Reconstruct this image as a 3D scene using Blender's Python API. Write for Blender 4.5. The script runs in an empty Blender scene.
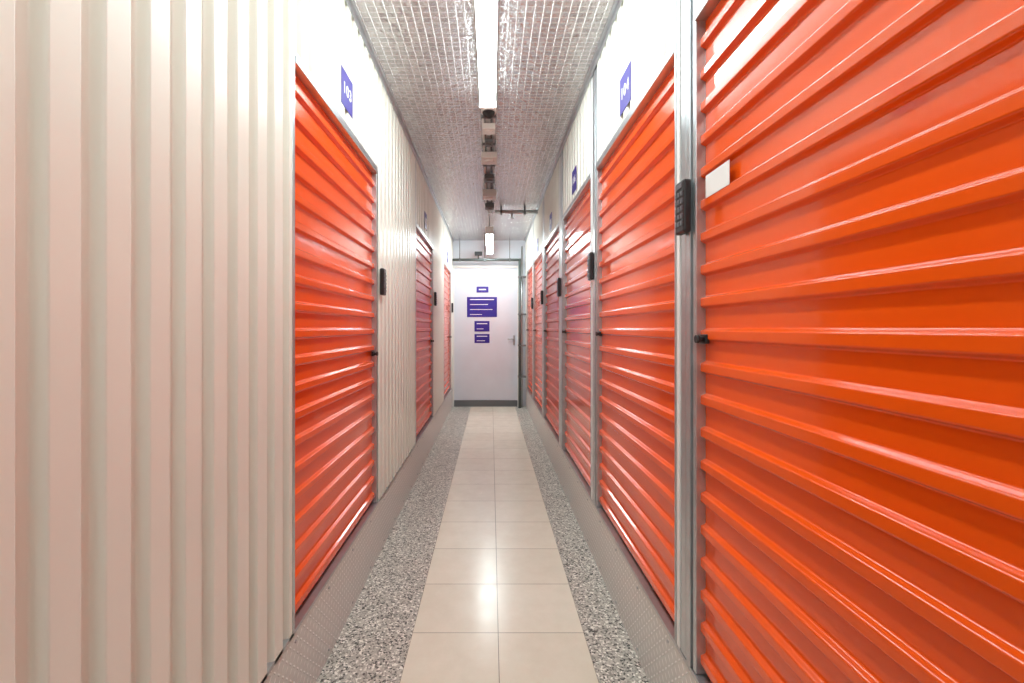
import bpy, bmesh, math
from mathutils import Matrix, Vector
D=bpy.data; S=bpy.context.scene
S.view_settings.view_transform='Standard'
S.view_settings.look='None'
XL=-0.635; XR=0.575; HC=2.72; YB=-2.6; YE=7.4; CZ=1.28
ZB=0.325; ZT=2.13
# ---------------- materials ----------------
def srgb(r,g,b):
    f=lambda c:(c/255/12.92) if c/255<=0.04045 else ((c/255+0.055)/1.055)**2.4
    return (f(r),f(g),f(b),1)
def mat(name,col,rough=0.5,metal=0.0,bump=None,var=None,emit=None,coat=0,spec=None):
    m=D.materials.new(name); m.use_nodes=True; nt=m.node_tree; N=nt.nodes; L=nt.links
    b=N['Principled BSDF']; b.inputs['Base Color'].default_value=col
    b.inputs['Roughness'].default_value=rough; b.inputs['Metallic'].default_value=metal
    if coat: b.inputs['Coat Weight'].default_value=coat; b.inputs['Coat Roughness'].default_value=0.04
    if spec is not None: b.inputs['Specular IOR Level'].default_value=spec
    tc=N.new('ShaderNodeTexCoord')
    if var:
        sc,amt=var
        n=N.new('ShaderNodeTexNoise'); n.inputs['Scale'].default_value=sc; n.inputs['Detail'].default_value=5
        L.new(tc.outputs['Object'],n.inputs['Vector'])
        r=N.new('ShaderNodeValToRGB'); r.color_ramp.elements[0].position=.3; r.color_ramp.elements[1].position=.7
        r.color_ramp.elements[0].color=tuple(c*(1-amt) for c in col[:3])+(1,)
        r.color_ramp.elements[1].color=tuple(min(1,c*(1+amt)) for c in col[:3])+(1,)
        L.new(n.outputs['Fac'],r.inputs['Fac']); L.new(r.outputs['Color'],b.inputs['Base Color'])
    if bump:
        sc,st=bump
        n=N.new('ShaderNodeTexNoise'); n.inputs['Scale'].default_value=sc; n.inputs['Detail'].default_value=3
        L.new(tc.outputs['Object'],n.inputs['Vector'])
        bp=N.new('ShaderNodeBump'); bp.inputs['Strength'].default_value=st; bp.inputs['Distance'].default_value=0.01
        L.new(n.outputs['Fac'],bp.inputs['Height']); L.new(bp.outputs['Normal'],b.inputs['Normal'])
    if emit:
        b.inputs['Emission Color'].default_value=emit[0]; b.inputs['Emission Strength'].default_value=emit[1]
    return m
M_white=mat('white_painted_steel',srgb(232,231,221),.3,var=(1.6,.03),bump=(3,.12))
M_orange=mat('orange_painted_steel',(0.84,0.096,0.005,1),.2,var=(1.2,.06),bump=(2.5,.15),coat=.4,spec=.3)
M_orange_shade=mat('shaded_orange_painted_steel',(0.74,0.076,0.005,1),.25,var=(1.2,.06),bump=(2.5,.15),coat=.06,spec=.2)  # door orange darkened: shade on two mid-corridor doors put into the colour
M_galv=mat('galvanised_steel',srgb(186,189,192),.3,.72,var=(14,.08),bump=(40,.05))
M_dark=mat('black_plastic',srgb(30,30,33),.4,var=(20,.1))
M_key=mat('grey_key_plastic',srgb(96,98,104),.4,var=(20,.1))
M_purple=mat('purple_sign_vinyl',srgb(52,36,142),.4,var=(5,.05))
M_text=mat('white_lettering',srgb(245,245,250),.5,var=(5,.01))
M_lwhite=mat('white_plastic',srgb(232,232,230),.4,var=(5,.02))
M_endwhite=mat('end_wall_paint',srgb(218,223,233),.4,var=(3,.03))
M_grey=mat('grey_paint',srgb(105,108,110),.45,var=(5,.08))
M_pipe=mat('pipe_paint',srgb(84,94,92),.4,var=(8,.1))
M_tube=mat('fluorescent_diffuser',(1,1,1,1),.4,emit=((.85,.99,1.0,1),46),var=(5,.01))
M_tube_fill=mat('fill_fluorescent_diffuser',(1,1,1,1),.4,emit=((.85,.99,1.0,1),22),var=(5,.01))  # weaker glow for the two added fill fixtures out of view
M_tube_far=mat('far_fluorescent_diffuser',(1,1,1,1),.4,emit=((.85,.99,1.0,1),58),var=(5,.01))
M_slab=mat('wall_core',srgb(170,168,165),.7,var=(3,.05))

def node_math(nt,op,a,b=None,c=None):
    n=nt.nodes.new('ShaderNodeMath'); n.operation=op
    for i,v in enumerate((a,b,c)):
        if v is None: continue
        if isinstance(v,(int,float)): n.inputs[i].default_value=v
        else: nt.links.new(v,n.inputs[i])
    return n.outputs[0]
def tread_mat():
    m=mat('diamond_tread_plate',srgb(196,196,194),.40,.2); nt=m.node_tree; N=nt.nodes; L=nt.links
    b=N['Principled BSDF']; tc=N.new('ShaderNodeTexCoord'); sp=N.new('ShaderNodeSeparateXYZ'); L.new(tc.outputs['Object'],sp.inputs[0])
    s=0.026
    u=node_math(nt,'DIVIDE',sp.outputs['Y'],s); v=node_math(nt,'DIVIDE',sp.outputs['Z'],s)
    u=node_math(nt,'ADD',u,1000.0); v=node_math(nt,'ADD',v,1000.0)
    a=node_math(nt,'SUBTRACT',node_math(nt,'FRACT',u),.5); c=node_math(nt,'SUBTRACT',node_math(nt,'FRACT',v),.5)
    par=node_math(nt,'MODULO',node_math(nt,'ADD',node_math(nt,'FLOOR',u),node_math(nt,'FLOOR',v)),2.0)
    sg=node_math(nt,'SUBTRACT',node_math(nt,'MULTIPLY',par,2.0),1.0)
    cs=node_math(nt,'MULTIPLY',c,sg)
    p=node_math(nt,'ADD',a,cs); q=node_math(nt,'SUBTRACT',a,cs)
    d=node_math(nt,'ADD',node_math(nt,'POWER',node_math(nt,'ABSOLUTE',node_math(nt,'DIVIDE',p,.62)),2.0),node_math(nt,'POWER',node_math(nt,'ABSOLUTE',node_math(nt,'DIVIDE',q,.2)),2.0))
    h=node_math(nt,'MAXIMUM',node_math(nt,'SUBTRACT',1.0,d),0.0)
    bp=N.new('ShaderNodeBump'); bp.inputs['Strength'].default_value=1; bp.inputs['Distance'].default_value=.003
    L.new(h,bp.inputs['Height']); L.new(bp.outputs['Normal'],b.inputs['Normal'])
    r=N.new('ShaderNodeValToRGB'); r.color_ramp.elements[0].color=srgb(216,216,212); r.color_ramp.elements[1].color=srgb(250,250,247); r.color_ramp.elements[1].position=.5
    L.new(h,r.inputs['Fac']); L.new(r.outputs['Color'],b.inputs['Base Color'])
    return m
M_tread=tread_mat()
def ceil_mat():
    m=mat('foil_faced_ceiling',srgb(225,222,220),.25,.78); nt=m.node_tree; N=nt.nodes; L=nt.links
    b=N['Principled BSDF']; tc=N.new('ShaderNodeTexCoord')
    br=N.new('ShaderNodeTexBrick'); br.inputs['Scale'].default_value=1; br.inputs['Brick Width'].default_value=.040
    br.inputs['Row Height'].default_value=.036; br.inputs['Mortar Size'].default_value=.0032; br.inputs['Mortar Smooth'].default_value=.6
    br.offset=0; br.inputs['Color1'].default_value=srgb(206,202,202); br.inputs['Color2'].default_value=srgb(180,176,177); br.inputs['Mortar'].default_value=srgb(252,251,250)
    L.new(tc.outputs['Object'],br.inputs['Vector']); L.new(br.outputs['Color'],b.inputs['Base Color'])
    n=N.new('ShaderNodeTexNoise'); n.inputs['Scale'].default_value=28; n.inputs['Detail'].default_value=4; L.new(tc.outputs['Object'],n.inputs['Vector'])
    h=node_math(nt,'ADD',node_math(nt,'MULTIPLY',br.outputs['Fac'],1.2),node_math(nt,'MULTIPLY',n.outputs['Fac'],3.6))
    bp=N.new('ShaderNodeBump'); bp.inputs['Strength'].default_value=1.0; bp.inputs['Distance'].default_value=.004
    L.new(h,bp.inputs['Height']); L.new(bp.outputs['Normal'],b.inputs['Normal'])
    return m
M_ceil=ceil_mat()
def terrazzo():
    m=mat('speckled_terrazzo',srgb(150,148,142),.35); nt=m.node_tree; N=nt.nodes; L=nt.links
    b=N['Principled BSDF']; tc=N.new('ShaderNodeTexCoord')
    vo=N.new('ShaderNodeTexVoronoi'); vo.inputs['Scale'].default_value=140; L.new(tc.outputs['Object'],vo.inputs['Vector'])
    sp=N.new('ShaderNodeSeparateColor'); L.new(vo.outputs['Color'],sp.inputs[0])
    r=N.new('ShaderNodeValToRGB'); r.color_ramp.interpolation='CONSTANT'; e=r.color_ramp.elements
    e[0].color=srgb(80,78,74); e[0].position=0
    e[1].color=srgb(152,149,141); e[1].position=.13
    for p,c in ((.32,(184,180,170)),(.62,(204,199,189)),(.86,(246,242,233))):
        x=e.new(p); x.color=srgb(*c)
    L.new(sp.outputs[0],r.inputs['Fac']); L.new(r.outputs['Color'],b.inputs['Base Color'])
    return m
M_terr=terrazzo()
def vinyl():
    m=mat('cream_vinyl_tile',srgb(222,212,196),.28); nt=m.node_tree; N=nt.nodes; L=nt.links
    b=N['Principled BSDF']; tc=N.new('ShaderNodeTexCoord'); mp=N.new('ShaderNodeMapping'); mp.inputs['Location'].default_value=(-.03,-.09,0)
    L.new(tc.outputs['Object'],mp.inputs[0])
    br=N.new('ShaderNodeTexBrick'); br.inputs['Scale'].default_value=1; br.inputs['Brick Width'].default_value=.36
    br.inputs['Row Height'].default_value=.36; br.inputs['Mortar Size'].default_value=.0018; br.inputs['Mortar Smooth'].default_value=.3; br.offset=0
    br.inputs['Color1'].default_value=srgb(245,239,223); br.inputs['Color2'].default_value=srgb(238,231,214); br.inputs['Mortar'].default_value=srgb(158,148,132)
    L.new(mp.outputs[0],br.inputs['Vector'])
    n=N.new('ShaderNodeTexNoise'); n.inputs['Scale'].default_value=9; n.inputs['Detail'].default_value=8; n.inputs['Roughness'].default_value=.7; L.new(tc.outputs['Object'],n.inputs['Vector'])
    r=N.new('ShaderNodeValToRGB'); r.color_ramp.elements[0].position=.3; r.color_ramp.elements[0].color=(.93,.92,.90,1); r.color_ramp.elements[1].position=.65; r.color_ramp.elements[1].color=(1,1,1,1)
    L.new(n.outputs['Fac'],r.inputs['Fac'])
    mx=N.new('ShaderNodeMix'); mx.data_type='RGBA'; mx.blend_type='MULTIPLY'; mx.inputs[0].default_value=1
    L.new(br.outputs['Color'],mx.inputs[6]); L.new(r.outputs['Color'],mx.inputs[7]); L.new(mx.outputs[2],b.inputs['Base Color'])
    rr=node_math(nt,'ADD',node_math(nt,'MULTIPLY',n.outputs['Fac'],.25),.10); L.new(rr,b.inputs['Roughness'])
    bp=N.new('ShaderNodeBump'); bp.inputs['Strength'].default_value=.4; bp.inputs['Distance'].default_value=.001; bp.invert=True
    L.new(br.outputs['Fac'],bp.inputs['Height']); L.new(bp.outputs['Normal'],b.inputs['Normal'])
    return m
M_vinyl=vinyl()
# ---------------- mesh helpers ----------------
class MB:
    def __init__(s): s.v=[]; s.f=[]; s.m=[]; s.sm=[]; s.mats=[]
    def mi(s,m):
        if m not in s.mats: s.mats.append(m)
        return s.mats.index(m)
    def box(s,x0,x1,y0,y1,z0,z1,m,bev=0):
        i=s.mi(m); o=len(s.v)
        if bev<=0:
            s.v+=[(x,y,z) for x in (x0,x1) for y in (y0,y1) for z in (z0,z1)]
            F=[(0,1,3,2),(4,6,7,5),(0,4,5,1),(2,3,7,6),(0,2,6,4),(1,5,7,3)]
            for f in F: s.f.append(tuple(o+k for k in f)); s.m.append(i); s.sm.append(False)
        else:
            bm=bmesh.new(); bmesh.ops.create_cube(bm,size=1)
            for v in bm.verts: v.co=Vector(((x0+x1)/2+v.co.x*(x1-x0),(y0+y1)/2+v.co.y*(y1-y0),(z0+z1)/2+v.co.z*(z1-z0)))
            bmesh.ops.bevel(bm,geom=bm.edges[:],offset=bev,segments=2,affect='EDGES',profile=.5)
            bm.verts.index_update()
            s.v+=[tuple(v.co) for v in bm.verts]
            for f in bm.faces: s.f.append(tuple(o+v.index for v in f.verts)); s.m.append(i); s.sm.append(False)
            bm.free()
    def cyl(s,p0,p1,r,m,n=16,r1=None):
        i=s.mi(m); o=len(s.v); p0=Vector(p0); p1=Vector(p1); d=(p1-p0).normalized()
        a=d.orthogonal().normalized(); b=d.cross(a); r1=r if r1 is None else r1
        for p,rr in ((p0,r),(p1,r1)):
            for k in range(n):
                t=2*math.pi*k/n; s.v.append(tuple(p+a*math.cos(t)*rr+b*math.sin(t)*rr))
        for k in range(n):
            k2=(k+1)%n; s.f.append((o+k,o+k2,o+n+k2,o+n+k)); s.m.append(i); s.sm.append(True)
        s.f.append(tuple(o+k for k in range(n))[::-1]); s.m.append(i); s.sm.append(False)
        s.f.append(tuple(o+n+k for k in range(n))); s.m.append(i); s.sm.append(False)
    def sweep(s,prof,mapf,t0,t1,m,smooth=True):
        i=s.mi(m); o=len(s.v)
        for a,off in prof:
            s.v.append(mapf(a,off,t0)); s.v.append(mapf(a,off,t1))
        for k in range(len(prof)-1):
            j=o+2*k; s.f.append((j,j+1,j+3,j+2)); s.m.append(i); s.sm.append(smooth)
    def obj(s,name,parent=None,fixn=True):
        me=D.meshes.new(name); me.from_pydata(s.v,[],s.f)
        for m in s.mats: me.materials.append(m)
        for p,mi,sm in zip(me.polygons,s.m,s.sm): p.material_index=mi; p.use_smooth=sm
        if fixn:
            bm=bmesh.new(); bm.from_mesh(me); bmesh.ops.recalc_face_normals(bm,faces=bm.faces[:]); bm.to_mesh(me); bm.free()
        ob=D.objects.new(name,me); S.collection.objects.link(ob)
        if parent: ob.parent=parent
        return ob
def empty(name,loc=(0,0,0)):
    e=D.objects.new(name,None); S.collection.objects.link(e); e.empty_display_size=.1; return e
def smoothstep(t): return t*t*(3-2*t)
def profile(a0,a1,pitch,flat,slope,depth,phase=0,n=6):
    crest=pitch-flat-2*slope
    pts=[]; a=a0-((a0-phase)%pitch)-pitch
    while a<a1+pitch:
        pts.append((a+.0015,0)); pts.append((a+flat-.0015,0))
        for k in range(n+1): pts.append((a+flat+slope*k/n,depth*smoothstep(k/n)))
        b=a+flat+slope
        pts.append((b+.0015,depth)); pts.append((b+crest-.0015,depth))
        for k in range(n+1): pts.append((b+crest+slope*k/n,depth*(1-smoothstep(k/n))))
        a+=pitch
    def off(x):
        for p,q in zip(pts,pts[1:]):
            if p[0]<=x<=q[0]: return p[1]+(q[1]-p[1])*(x-p[0])/max(1e-9,q[0]-p[0])
        return 0
    return [(a0,off(a0))]+[p for p in pts if a0+1e-4<p[0]<a1-1e-4]+[(a1,off(a1))]
# ---------------- layout ----------------
left_doors=[(1.435,2.48,M_orange),(3.75,4.88,M_orange_shade),(5.98,7.05,M_orange)]
right_doors=[(-.98,.07,M_orange),(.19,1.255,M_orange),(1.385,2.42,M_orange),(2.55,3.55,M_orange),(3.74,4.78,M_orange_shade),(4.96,5.95,M_orange),(6.12,7.1,M_orange)]
# ---------------- shell ----------------
fl=MB()
for x0,x1,m in ((XL-.12,-.33,M_terr),(-.33,.39,M_vinyl),(.39,XR+.12,M_terr)):
    fl.box(x0,x1,YB,YE+.15,-.08,0,m)
fl.obj('floor')
c=MB(); c.box(XL-.12,XR+.12,YB,YE+.15,HC,HC+.08,M_ceil); c.obj('ceiling')
def wall(side,doors,name):
    X=XL if side<0 else XR; s=1 if side<0 else -1   # s = inward direction
    w=MB()
    xs=sorted((X-s*.12,X-s*.05)); w.box(xs[0],xs[1],YB,YE,0,HC,M_slab)
    mapf=lambda a,off,t:(X+s*(-.012+off),a,t)
    segs=[]; y=YB
    for d0,d1,_ in doors:
        if d0-y>.3: segs.append((y,d0-.008,ZB-.02,HC))
        segs.append((d0-.008,d1+.008,ZT+.02,HC)); y=d1+.008
    segs.append((y,YE,ZB-.02,HC))
    for y0,y1,z0,z1 in segs:
        if y1-y0<.02: continue
        w.sweep(profile(y0,y1,.095,.028,.009,.022,phase=.641-.041,n=5),mapf,z0,z1,M_white)
    return w.obj(name,fixn=False),segs
wl,segl=wall(-1,left_doors,'wall_left')
wr,segr=wall(1,right_doors,'wall_right')
w=MB(); w.box(XL-.12,XR+.12,YE,YE+.12,0,HC,M_endwhite); w.obj('wall_end')
w=MB(); w.box(XL-.12,XR+.12,YB-.12,YB,0,HC,M_endwhite); w.obj('wall_back')
# kick plates
for side,name in ((-1,'baseboard_left'),(1,'baseboard_right')):
    X=XL if side<0 else XR; s=1 if side<0 else -1
    b=MB(); xs=sorted((X-s*.04,X+s*.004))
    y=YB
    while y<YE-.01:
        y2=min(y+1.22,YE-.002); b.box(xs[0],xs[1],y+.001,y2-.001,0,ZB-.02,M_tread); y=y2
    xs=sorted((X-s*.04,X+s*.010)); b.box(xs[0],xs[1],YB,YE-.002,ZB-.02,ZB-.008,M_galv)
    k=YB+.15
    while k<YE:
        for z in (.03,.27): b.cyl((X+s*.003,k,z),(X+s*.008,k,z),.005,M_galv,8)
        k+=.3
    b.obj(name)
# ceiling trims
for side,n in ((-1,1),(1,2)):
    X=XL if side<0 else XR; s=1 if side<0 else -1
    t=MB(); xs=sorted((X-s*.02,X+s*.03)); t.box(xs[0],xs[1],YB,YE,HC-.006,HC-.001,M_galv)
    xs=sorted((X+s*.0105,X+s*.014)); t.box(xs[0],xs[1],YB,YE,HC-.035,HC-.005,M_galv)
    t.obj('trim_%d'%n)
# ---------------- doors ----------------
dn=[0]
def door(side,y0,y1,m,next_gap):
    dn[0]+=1; X=XL if side<0 else XR; s=1 if side<0 else -1
    e=empty('door_%d'%dn[0])
    d=MB(); mapf=lambda a,off,t:(X+s*(-.020+off),t,a)
    fw=.007
    pr=profile(ZB,ZT,.09,.052,.009,.014,phase=.02)
    d.sweep(pr,mapf,y0+fw,y1-fw,m)
    xs=sorted((X-s*.038,X-s*.024)); d.box(xs[0],xs[1],y0+fw,y1-fw,ZB,ZT,m)
    d.obj('curtain',e,fixn=False)
    f=MB()
    xs=sorted((X-s*.04,X+s*.007)); ext=.02 if side<0 else .012
    xs2=sorted((X-s*.04,X+s*.0125))
    f.box(xs2[0],xs2[1],y0-ext,y0-.004,ZB-.006,HC-.04,M_galv,.002)
    f.box(xs[0],xs[1],y0-.004,y0+fw,ZB-.006,HC-.04,M_galv,.002)
    f.box(xs[0],xs[1],y1-fw,y1+.012,ZB-.006,HC-.04,M_galv,.002)
    xs=sorted((X-s*.04,X+s*.0118))
    f.box(xs[0],xs[1],y0+fw,y1-fw,ZT,ZT+.034,M_galv,.002)
    f.obj('frame',e)
    l=MB(); yl=y1-.035
    zz=1.25 if side>0 else 1.14
    l.box(*sorted((X-s*.012,X-s*.001)),yl-.014,yl+.022,zz-.013,zz+.013,M_dark,.003)
    l.cyl((X-s*.002,yl,zz),(X+s*.014,yl,zz),.007,M_dark,12)
    l.cyl((X+s*.012,yl,zz),(X+s*.020,yl,zz),.011,M_dark,16)
    l.obj('latch',e)
    return e
for y0,y1,m in left_doors: door(-1,y0,y1,m,0)
for y0,y1,m in right_doors: door(1,y0,y1,m,0)
def post(side,y0,y1):
    X=XL if side<0 else XR; s=1 if side<0 else -1
    p=MB()
    p.box(*sorted((X-s*.04,X+s*.002)),y0,y1,ZB-.006,HC-.04,M_galv)
    w_=y1-y0
    p.box(*sorted((X,X+s*.012)),y0+w_*.06,y0+w_*.30,ZB-.006,HC-.04,M_galv,.002)
    p.box(*sorted((X,X+s*.009)),y0+w_*.38,y1-w_*.30,ZB-.006,HC-.04,M_galv,.002)
    p.box(*sorted((X,X+s*.011)),y1-w_*.24,y1-w_*.03,ZB-.006,HC-.04,M_lwhite,.002)
    return p.obj('steel_post')
for a,b in zip(right_doors,right_doors[1:]): post(1,a[1]+.013,b[0]-.013)
# ---------------- keypad locks ----------------
def keypad(side,y,z):
    X=XL if side<0 else XR; s=1 if side<0 else -1
    k=MB(); x0=X+s*.0128; x1=X+s*.036
    k.box(*sorted((x0,x1)),y-.030,y+.030,z-.075,z+.075,M_dark,.006)
    for r in range(5):
        for c_ in range(3):
            yy=y+(c_-1)*.018; zz=z+.035-r*.021
            k.box(*sorted((x1-s*.001,x1+s*.003)),yy-.006,yy+.006,zz-.007,zz+.007,M_key,.0015)
    k.box(*sorted((x1-s*.001,x1+s*.002)),y-.02,y+.02,z+.052,z+.066,M_key)
    k.obj('keypad_lock')
keypad(1,1.290,1.625); keypad(1,2.485,1.62); keypad(1,3.645,1.61); keypad(1,4.87,1.61); keypad(1,6.03,1.61)
keypad(-1,2.545,1.54); keypad(-1,4.95,1.60); keypad(-1,7.12,1.6)
# ---------------- text / signs ----------------
def text(body,size,origin,xd,yd,parent,m=M_text):
    cu=D.curves.new('lettering','FONT'); cu.body=body; cu.size=size; cu.align_x='CENTER'; cu.align_y='CENTER'; cu.extrude=.0005; cu.offset=.0008; cu.space_character=1.15
    o=D.objects.new('lettering',cu); S.collection.objects.link(o)
    xd=Vector(xd); yd=Vector(yd); zd=xd.cross(yd)
    M=Matrix((xd,yd,zd)).transposed().to_4x4(); M.translation=Vector(origin)
    dg=bpy.context.evaluated_depsgraph_get(); dg.update()
    me=D.meshes.new_from_object(o.evaluated_get(dg)); D.objects.remove(o)
    me.transform(M); me.materials.clear(); me.materials.append(m)
    ob=D.objects.new('lettering',me); S.collection.objects.link(ob); ob.parent=parent
def numsign(side,y,z,body,w=.15,h=.155):
    X=XL if side<0 else XR; s=1 if side<0 else -1
    e=empty('unit_number_sign'); p=MB()
    p.box(*sorted((X+s*.0105,X+s*.0125)),y-w/2,y+w/2,z-h/2,z+h/2,M_purple)
    p.obj('plate',e)
    text(body,.068,(X+s*.0135,y,z),(0,s,0),(0,0,1),e)
numsign(-1,1.95,2.30,'103'); numsign(-1,4.3,2.30,'105'); numsign(-1,6.5,2.30,'107')
numsign(1,1.89,2.28,'104'); numsign(1,3.05,2.28,'106'); numsign(1,4.25,2.28,'108'); numsign(1,5.45,2.28,'110')
p=MB(); p.box(XR+.0045,XR+.0058,1.095,1.215,1.63,1.69,M_lwhite,0); p.obj('paper_label')
# ---------------- lights ----------------
def fixture(y0,y1,z,mt,x=-.02):
    e=empty('fluorescent_light_fixture')
    h=MB(); h.box(x-.05,x+.05,y0,y1,z,z+.05,M_lwhite,.004)
    h.box(x-.052,x+.052,y0-.012,y0+.004,z-.045,z+.052,M_lwhite,.003)
    h.box(x-.052,x+.052,y1-.004,y1+.012,z-.045,z+.052,M_lwhite,.003)
    for yy in (y0+.25,y1-.25):
        if HC-(z+.05)>.004: h.cyl((x,yy,z+.05),(x,yy,HC),.006,M_grey,8)
    h.obj('housing',e)
    t=MB(); i=t.mi(mt)
    pr=[(-.046,0),(-.044,-.018),(-.034,-.034),(-.015,-.042),(.015,-.042),(.034,-.034),(.044,-.018),(.046,0)]
    t.sweep(pr,lambda a,off,tt:(x+a,tt,z+off),y0+.004,y1-.004,mt)
    t.obj('diffuser',e,fixn=False)
fixture(1.23,2.75,2.669,M_tube)
fixture(-.45,1.05,2.669,M_tube_fill)  # unseen fixture above the camera, added as fill light
fixture(-2.2,-.7,2.669,M_tube_fill)  # unseen fixture behind the camera, added as fill light
fixture(5.6,7.1,2.49,M_tube_far)
# ceiling conduit and boxes
c=MB()
c.box(-.035,-.005,2.78,5.55,HC-.03,HC-.002,M_galv)
c.cyl((.02,2.78,HC-.014),(.02,5.6,HC-.014),.010,M_galv,10)
c.cyl((-.055,2.8,HC-.012),(-.055,5.2,HC-.012),.008,M_lwhite,10)
k=3.0
while k<5.5: c.box(-.068,.036,k,k+.02,HC-.034,HC-.001,M_grey); k+=.45
c.obj('ceiling_conduit')
def jbox(y,w,l,h,m,name='junction_box'):
    b=MB(); b.box(-.015-w/2,-.015+w/2,y,y+l,HC-.035-h,HC-.034,m,.005)
    b.cyl((-.015,y+l/2,HC-.035-h-.012),(-.015,y+l/2,HC-.03-h),w*.28,m,20,w*.36)
    b.obj(name)
jbox(3.08,.09,.1,.04,M_lwhite); jbox(3.34,.06,.08,.03,M_grey); jbox(3.58,.13,.16,.05,M_lwhite); jbox(4.1,.09,.12,.04,M_grey); jbox(4.55,.14,.16,.07,M_lwhite); jbox(5.05,.1,.12,.05,M_grey)
b=MB(); yc=2.88; zc=HC-.031
b.cyl((-.015,yc,zc),(-.015,yc,zc-.03),.05,M_lwhite,28)
for k in range(5):
    a0=k/5*math.pi/2; a1=(k+1)/5*math.pi/2
    b.cyl((-.015,yc,zc-.03-.038*math.sin(a0)),(-.015,yc,zc-.03-.038*math.sin(a1)),max(.001,.04*math.cos(a0)),M_dark,28,max(.001,.04*math.cos(a1)))
b.obj('dome_security_camera')
# sprinkler pipe crossing
p=MB(); zz=2.66
p.cyl((.05,5.35,zz),(XR-.02,5.35,zz),.022,M_galv,16)
for x in (.12,.4): p.box(x-.012,x+.012,5.32,5.38,zz-.03,HC,M_grey)
p.cyl((.25,5.35,zz-.02),(.25,5.35,zz-.07),.012,M_galv,10); p.cyl((.25,5.35,zz-.07),(.25,5.35,zz-.078),.025,M_galv,14)
p.obj('sprinkler_pipe')
# end wall pipework
p=MB(); yp=7.2
p.cyl((XL+.02,yp,2.37),(.46,yp,2.37),.022,M_pipe,14)
p.cyl((.46,yp,.0),(.46,yp,2.39),.022,M_pipe,14)
p.cyl((.50,yp+.08,.0),(.50,yp+.08,2.6),.014,M_galv,12)
for z in (.5,1.0,1.5,2.1): p.box(.435,.56,yp-.026,yp+.1,z-.012,z+.012,M_grey)
for x in (-.5,-.1,.3): p.cyl((x,yp,2.38),(x,yp,HC),.006,M_grey,8); p.box(x-.012,x+.012,yp-.026,yp+.026,2.345,2.395,M_grey)
p.cyl((-.2,yp,2.37),(-.2,yp,2.46),.012,M_dark,10); p.box(-.26,-.14,yp-.03,yp+.03,2.44,2.5,M_dark,.006)
p.obj('pipework')
# end door
e=empty('door_%d'%(dn[0]+1)); d=MB()
d.box(-.60,.43,YE-.045,YE-.012,.10,2.26,M_endwhite,.003)
d.obj('leaf',e)
f=MB(); f.box(-.63,-.60,YE-.06,YE-.001,.0,2.30,M_lwhite,.002); f.box(.43,.46,YE-.06,YE-.001,.0,2.30,M_lwhite,.002); f.box(-.6,.43,YE-.06,YE-.001,2.26,2.30,M_lwhite,.002)
f.box(-.60,.43,YE-.07,YE-.005,.0,.10,M_grey)
f.obj('frame',e)
h=MB(); h.box(.36,.39,YE-.055,YE-.045,1.0,1.16,M_galv,.003); h.cyl((.375,YE-.055,1.1),(.375,YE-.075,1.1),.008,M_galv,10); h.box(.27,.385,YE-.08,YE-.07,1.09,1.11,M_galv,.003); h.obj('handle',e)
def endsign(px0,px1,py0,py1,rows):
    k=(YE-.05)/450
    x0=(px0-491)*k; x1=(px1-491)*k; z1=CZ-(py0-328)*k; z0=CZ-(py1-328)*k
    b=MB(); b.box(x0,x1,YE-.050,YE-.0455,z0,z1,M_purple)
    H=z1-z0; W=x1-x0
    for r,(a,bb,t) in enumerate(rows):
        zc=z1-H*(r+.5)/len(rows); b.box(x0+W*a,x0+W*bb,YE-.0515,YE-.050,zc-H*t/len(rows)/2,zc+H*t/len(rows)/2,M_text)
    b.obj('information_sign')
endsign(476.5,488.5,286.5,292.5,[(.2,.8,.2)])
endsign(467,497,297,317,[(.1,.9,.16),(.1,.7,.12),(.1,.85,.10),(.1,.5,.10)])
endsign(474.5,489.5,321,331.5,[(.15,.85,.16),(.15,.6,.12)])
endsign(474.5,489.5,334,343,[(.15,.85,.16),(.15,.7,.12)])
# camera
cam=D.cameras.new('camera'); co=D.objects.new('camera',cam); S.collection.objects.link(co)
co.location=(0,0,CZ); co.rotation_euler=(math.pi/2,0,0)
cam.sensor_width=36; cam.lens=450/1024*36; cam.shift_x=21/1024; cam.shift_y=-13.5/1024; cam.clip_start=.02
S.camera=co
wd=D.worlds.new('world'); S.world=wd; wd.use_nodes=True; wd.node_tree.nodes['Background'].inputs[0].default_value=(.8,.8,.8,1); wd.node_tree.nodes['Background'].inputs[1].default_value=.3
